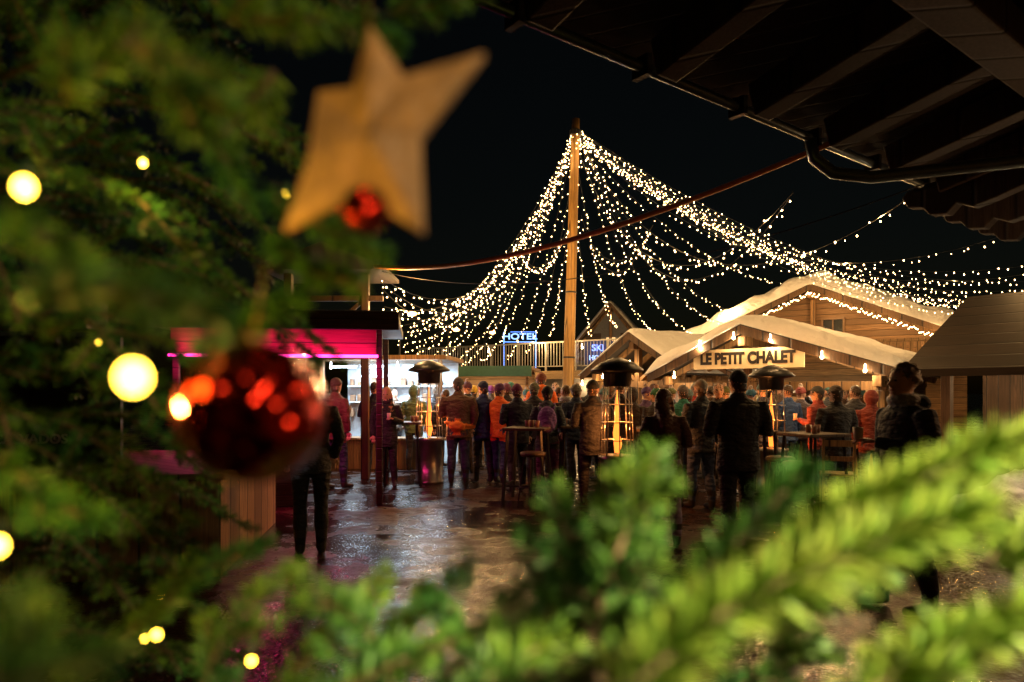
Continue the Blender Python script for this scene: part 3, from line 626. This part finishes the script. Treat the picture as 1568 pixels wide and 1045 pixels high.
person(829,13.2,1.94,190,(1,.17,.02),(.02,.02,.03),'beanie',(.18,.05,.03),pose='cup',extra=('hoodback',))
person(838,10.4,1.66,176,(.06,.08,.11),(.12,.03,.11),'beanie',(.012,.012,.015),pose='cups',hem=.84,fem=True,extra=('backpack',['b',(.22,.10,.38)]))
person(866,12.0,1.70,210,(.06,.04,.04),K,'none',hair=(.12,.07,.03),pose='cup',extra=('scarf',(.35,.35,.38)))
person(884,13.0,1.68,330,RD,NV,'pom',(.3,.25,.22),pose='cup')
person(908,9.7,1.74,178,(.012,.012,.015),(.012,.012,.018),'beanie',(.012,.012,.013),pose='cups',hem=.7,fat=1.05)
person(968,11.2,1.64,160,(.03,.024,.024),K,'hood',pose='cup',hem=.6,extra=((.5,.36,.2),),fem=True)
person(990,12.2,1.66,40,(.10,.05,.14),NV,'pom',(.1,.05,.17),pose='cup',fem=True)
person(1018,7.15,1.62,172,(.10,.045,.038),(.38,.32,.52),'none',hair=(.10,.04,.02),pose='cups',hem=.56,fem=True,extra=('long',),headturn=-35)
person(1046,11.0,1.68,190,TE,(.03,.03,.04),'beanie',(.15,.14,.15),pose='cup')
person(1074,9.3,1.74,196,(.03,.04,.06),(.05,.08,.18),'beanie',(.3,.28,.26),pose='cup',hem=.78,fat=1.05)
person(1100,10.8,1.72,-15,(.05,.045,.05),K,'none',hair=(.10,.06,.03),pose='cup')
person(1130,7.3,1.80,182,(.011,.012,.015),(.012,.012,.016),'beanie',(.014,.017,.026),pose='cups',hem=.74,fat=1.2)
person(1064,13,1.74,10,RD,K,'beanie',(.3,.27,.22),pose='cup')
person(1206,11.6,1.70,200,BL,NV,'none',hair=(.05,.03,.02),pose='cup')
person(1226,12.2,1.66,140,(.07,.05,.06),K,'pom',(.25,.05,.05),pose='cup',fem=True)
person(1252,10.6,1.66,215,(.24,.035,.025),NV,'beanie',(.05,.05,.05),pose='cup')
person(1280,9.2,1.66,190,(.018,.018,.022),NV,'beanie',(.08,.055,.045),pose='cups',hem=.75,fat=1.1)
person(1309,11.0,1.68,170,(.05,.05,.06),K,'none',pose='cup')
person(1334,10.2,1.60,160,(.2,.03,.02),NV,'hood',pose='pocket',extra=((.3,.2,.12),))
person(1384,5.0,1.78,272,(.035,.045,.075),NV,'curly',K,hair=(.20,.15,.11),pose='cup',fat=1.12,extra=('hoodback','scarf',(.35,.37,.42)),headturn=14)
for a,d,f,c in ((690,17,170,K),(722,16,20,NV),(752,15.5,190,BR),(782,14.2,170,WH),(806,15,160,RD),(850,15.5,10,BL),(905,14.5,200,K),(935,13.5,150,(.2,.04,.025)),(604,15.6,20,BR),(650,16,190,(.3,.27,.22)),
  (856,13.6,175,K),(925,12.2,200,NV),(952,15.2,20,WH),(1000,14.4,170,BR),(1028,13.4,150,K),(1088,12.4,200,BR),(1150,12.2,160,RD),(1168,11.2,190,NV),(1190,12.8,10,BR),(1270,12.2,200,K),(1292,12.8,20,BR),(716,13.2,200,K),
  (775,13.4,190,K),(818,11.8,160,K),(882,11.6,190,NV),(948,11.4,170,K),(1005,10.8,200,K),(1054,12.2,170,NV),(1110,11.8,190,K),(1235,13,160,K),(682,13.4,200,K),(1318,12.4,190,BR),(1180,13.6,170,K)):
    person(a,d,random.uniform(1.62,1.8),f,c,K,random.choice(('beanie','none','pom','beanie')),tuple(random.uniform(.02,.2) for _ in range(3)),pose=random.choice(('cup','pocket')))
# ------------------------------------------------------------------ fir foliage
def needlemat(n,a1,a2,b1,b2):
    m,nt,b=newmat(n); gi=N(nt,'ShaderNodeNewGeometry'); co=objco(nt)
    f=noise(nt,7,co,1); c1=mixc(nt,gi.outputs['Random Per Island'],a1,a2)
    L(nt,mixc(nt,ramp(nt,f,.4,.65),c1,mixc(nt,gi.outputs['Random Per Island'],b1,b2)),b.inputs['Base Color'])
    b.inputs['Roughness'].default_value=.5; b.inputs['Specular IOR Level'].default_value=.18; return m
NEED=needlemat('fir_needles',(.008,.045,.014),(.04,.12,.02),(.02,.07,.018),(.13,.20,.015))
LITNEED=needlemat('lit_fir_needles',(.07,.16,.02),(.20,.27,.035),(.09,.18,.02),(.26,.30,.06))  # paler needle copy; lamplight on the right boughs is put into its colour
BARK=plain('bark',(.09,.055,.03),.85,0,.4,30,.8)
NV_=[];NF_=[];stems=Geo();_off=[0]
def twig(p0,p1,nl=.020,per=2200,w=.0011,bend=.0,flat=.55,jit=.12):
    p0=np.array(p0,float);p1=np.array(p1,float);ax=p1-p0;Ln=np.linalg.norm(ax)
    if Ln<1e-4:return
    ax/=Ln; n=int(Ln*per)+6
    t=rng.random(n); t=np.concatenate([t,np.full(8,.99)]); n=len(t)
    up=np.array([0,0,1.]) if abs(ax[2])<.9 else np.array([0,1.,0])
    s=np.cross(ax,up); s/=np.linalg.norm(s); u=np.cross(s,ax)
    th=rng.random(n)*2*np.pi; rad=np.cos(th)[:,None]*s+np.sin(th)[:,None]*u*flat+u*.12
    rad/=np.linalg.norm(rad,axis=1)[:,None]
    fw=(.5+.5*t**3)[:,None]+rng.normal(0,jit,(n,1))
    dr=rad+ax*fw; dr/=np.linalg.norm(dr,axis=1)[:,None]
    base=p0+ax*(t*Ln)[:,None]-np.array([0,0,bend])*((t**2)[:,None])
    ln=nl*(.75+.4*rng.random(n))[:,None]*(1-.25*t[:,None]**4)
    sd=np.cross(dr,rng.normal(0,1,(n,3))); sd/=np.linalg.norm(sd,axis=1)[:,None]
    tip=base+dr*ln; md=base+dr*ln*.5
    V=np.stack([base,md+sd*w,tip,md-sd*w],1).reshape(-1,3)
    o=_off[0]+4*np.arange(n)[:,None]; NV_.append(V); NF_.append(o+np.array([[0,1,2,3]])); _off[0]+=4*n
def bough(pts,side=.10,nl=.02,gap=.028,per=2000,w=.0011,sr=.004,up=0.,flat=.55):
    pts=[Vector(p) for p in pts]; 
    stems.tube(pts,list(np.linspace(sr,sr*.4,len(pts))),6)
    tot=sum((pts[i+1]-pts[i]).length for i in range(len(pts)-1)); acc=0; sgn=1
    for i in range(len(pts)-1):
        A,B=pts[i],pts[i+1]; d=(B-A); ln=d.length; dn=d.normalized(); twig(A,B,nl,per,w,flat=flat)
        s=dn.cross(Vector((0,0,1))); s=s.normalized() if s.length>.05 else Vector((1,0,0))
        if side>0:
            q=0
            while q<ln:
                f=(acc+q)/tot; l2=side*(1-.75*f)*random.uniform(.6,1.15); p=A+dn*q
                dd=(dn*.75+s*sgn*random.uniform(.6,1.)+Vector((0,0,random.uniform(-.25,.15)+up))).normalized(); e2=p+dd*l2
                stems.tube([p,e2],[sr*.45,sr*.3],4); twig(p,e2,nl*.92,per,w); sgn=-sgn; q+=gap*random.uniform(.8,1.3)
        acc+=ln
TX,TY=-.98,1.18
def RR(z):
    return float(np.interp(z,[0,.5,1.0,1.2,1.45,1.7,2.5,3.2,4.2],[1.0,1.0,.82,.56,.50,.66,.80,.5,.05]))
z=.55
while z<4.1:
    vis=.95<z<2.75; nb=9 if vis else 5
    if 1.05<z<1.5: nb=6
    ph=random.random()*6
    for k in range(nb):
        az=ph+2*math.pi*k/nb+random.uniform(-.2,.2)
        facing=math.cos(az-math.atan2(-TY,-TX))
        r=RR(z)*random.uniform(.68,1.05)
        if facing<-.35 and vis and random.random()<.65: continue
        dx,dy=math.cos(az),math.sin(az); pts=[]
        for t in np.linspace(0,1,6):
            rr=r*t; pts.append((TX+dx*rr,TY+dy*rr,z+.10*math.sin(t*2.6)-.16*t*t+random.uniform(-.01,.01)))
        det=vis and facing>-.3
        bough(pts[1:],.20*r/.6,.024,.045 if det else .09,800 if det else 300,.0016 if det else .0026,.006)
    z+=.095 if vis else .19
def sb(l,**k): bough([sv(*q) for q in l],**k)
for l in ([(900,950,.55),(880,850,.56),(845,750,.57)],[(910,960,.52),(935,840,.53),(940,740,.56)],[(930,960,.55),(985,820,.56),(1005,690,.58)],[(880,1000,.56),(830,900,.57),(815,820,.58)],[(930,900,.5),(960,800,.52),(975,710,.54)]):
    sb(l,side=.045,nl=.023,per=2300,gap=.028,w=.0014)
sb([(985,980,.50),(1070,885,.51),(1160,800,.52),(1235,715,.54)],side=0,nl=.026,per=3000,w=.0015,sr=.003,flat=1.)
sb([(1180,1000,.55),(1260,900,.57),(1400,860,.58)],side=.05,nl=.024,per=2200,gap=.03,w=.0014)
for l in ([(420,1060,.6),(520,960,.62),(590,880,.64)],[(540,1060,.58),(630,950,.6),(715,860,.62)],[(600,1060,.55),(560,960,.56),(440,880,.58)],[(650,1070,.55),(730,990,.56),(800,910,.58)],[(760,1080,.5),(800,1000,.52),(870,900,.54)],[(480,1080,.5),(600,1020,.52),(700,980,.54)],[(850,1080,.5),(930,1010,.5),(980,960,.52)],[(700,1080,.45),(760,1030,.47),(830,990,.5)],[(300,1080,.6),(340,980,.62),(410,900,.66)],[(200,980,.8),(300,880,.8),(410,830,.8)],[(150,1000,.7),(250,930,.7),(300,850,.72)],[(1080,1100,.6),(1150,1040,.62),(1260,990,.64)],[(560,1080,.7),(680,970,.72),(660,910,.74)],[(760,1060,.62),(840,960,.63),(900,890,.64)]):
    sb(l,side=.07,nl=.023,per=1700,gap=.034,w=.0014)
for l in ([(60,460,.36),(200,440,.37),(330,495,.38)],[(200,60,.42),(270,130,.44),(300,200,.46)],[(420,110,.6),(330,220,.6),(380,310,.6)],[(560,440,.62),(500,420,.62),(420,380,.62)],[(420,300,.6),(500,350,.6),(590,395,.62)],[(600,20,.75),(660,10,.75),(750,-20,.78)],[(-40,1060,.3),(10,1010,.31),(60,950,.32)],[(20,330,.45),(90,380,.45),(150,440,.46)],[(350,30,.6),(480,30,.6),(600,60,.65)],[(100,150,.5),(160,100,.5),(230,40,.52)],[(300,560,.6),(380,500,.6),(480,440,.62)],[(0,700,.5),(60,760,.5),(140,800,.5)]):
    sb(l,side=.06,nl=.024,per=2000,gap=.03,w=.0014)
te=empty('christmas_tree')
npmesh('needles',np.concatenate(NV_),np.concatenate(NF_),NEED,te)
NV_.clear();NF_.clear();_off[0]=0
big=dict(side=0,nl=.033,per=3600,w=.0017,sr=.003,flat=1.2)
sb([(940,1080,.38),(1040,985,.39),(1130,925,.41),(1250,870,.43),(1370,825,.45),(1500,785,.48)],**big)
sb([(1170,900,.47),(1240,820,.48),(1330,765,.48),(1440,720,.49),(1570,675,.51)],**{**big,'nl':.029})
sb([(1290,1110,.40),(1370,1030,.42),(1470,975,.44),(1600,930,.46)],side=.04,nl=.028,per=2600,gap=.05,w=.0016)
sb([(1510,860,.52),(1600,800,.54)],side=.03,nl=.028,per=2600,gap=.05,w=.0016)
npmesh('lit_needles',np.concatenate(NV_),np.concatenate(NF_),LITNEED,te)
stems.obj('twigs',BARK,te)
g=Geo(); g.tube([(TX,TY,z) for z in np.linspace(0,4.15,9)],list(np.linspace(.075,.01,9)),12)
g.tube([(TX,TY,1.0),(-.5,.7,1.12),(-.1,.52,1.22),(.3,.47,1.28),(.75,.5,1.3)],[.03,.018,.014,.011,.006],8); g.obj('trunk',BARK,te,True)
# tree bulbs
fe=empty('tree_fairy_lights')
TB=emis('tree_bulb',(1,.60,.045),26,False)
g=Geo(); gd=Geo()
for a,b_,d_,r in ((204,578,.40,.0086),(37,287,.5,.0066),(219,250,.95,.004),(385,1012,.72,.0035),(240,972,.7,.0035),(-4,836,.5,.006),(150,525,1.1,.003),(438,298,.8,.003),(222,978,.75,.002),(247,915,.9,.002),(545,370,.9,.002)):
    g.ell(sv(a,b_,d_),(r,r,r*1.1),14,10); gd.tube([sv(a,b_,d_)+Vector((0,0,r)),sv(a,b_,d_)+Vector((0,.004,r+.012))],.0035,8)
g.obj('bulbs',TB,fe,True); gd.obj('sockets',plain('socket_green',(.01,.03,.015),.5),fe,True)
for a,b_,d_,W in ((204,578,.42,2.0),(37,287,.52,1.2),(219,250,.93,.8),(385,1012,.74,.2),(240,972,.72,.2)): lamp(sv(a,b_,d_)+Vector((.0,0,-.014)),W,(1,.66,.08),.004,fe)
# baubles
m,nt,b=newmat('red_bauble'); co=objco(nt); b.inputs['Base Color'].default_value=(.38,.014,.006,1); b.inputs['Metallic'].default_value=1
vo=N(nt,'ShaderNodeTexVoronoi',feature='SMOOTH_F1'); vo.inputs['Scale'].default_value=60; L(nt,co,vo.inputs[0]); b.inputs['Roughness'].default_value=.15
bump(nt,b,vo.outputs['Distance'],.8,.014)
RED=m; GOLD=plain('gold_cap',(.35,.2,.06),.4,.9)
def bauble(a,b_,d_,r):
    c=sv(a,b_,d_); e=empty('red_bauble',c); g=Geo(); g.ell((0,0,0),r,40,28); g.obj('ball',RED,e,True)
    g=Geo(); g.lathe([(r*.15,r*.96),(r*.15,r*1.06),(r*.1,r*1.08)],n=16); g.tube([(0,0,r*1.08),(0.005,.01,r*1.08+.05)],.0006,5); g.obj('cap',GOLD,e,True)
bauble(388,632,.44,.046); bauble(560,322,.415,.0145)
# star ornament
tips=[(566,38,.44),(742,80,.425),(647,356,.43),(434,352,.46),(486,140,.48)]; c0=(563,201)
V=[];D=.44
ctr=sv(c0[0],c0[1],D-.010); V.append(ctr); rim=[]
for i,t in enumerate(tips):
    n_=tips[(i+1)%5]; rim.append(sv(*t)); mx,my,md=(t[0]+n_[0])/2,(t[1]+n_[1])/2,(t[2]+n_[2])/2; f=.60 if i!=3 else .88; rim.append(sv(c0[0]+(mx-c0[0])*f,c0[1]+(my-c0[1])*f,(md+D)/2))
V+=rim; V+=[p+Vector((0,.010,0)) for p in rim]; Fc=[(0,1+i,1+(i+1)%10) for i in range(10)]+[(1+i,11+i,11+(i+1)%10,1+(i+1)%10) for i in range(10)]+[tuple(range(20,10,-1))]
e=empty('wooden_star_ornament'); mkobj('star',V,Fc,plain('star_wood',(.36,.175,.06),.6,0,.6,40),e,False,.0008)
g=Geo(); g.tube([sv(566,45,.445),sv(560,-40,.46)],.0012,6); g.obj('hanger',GOLD,e)
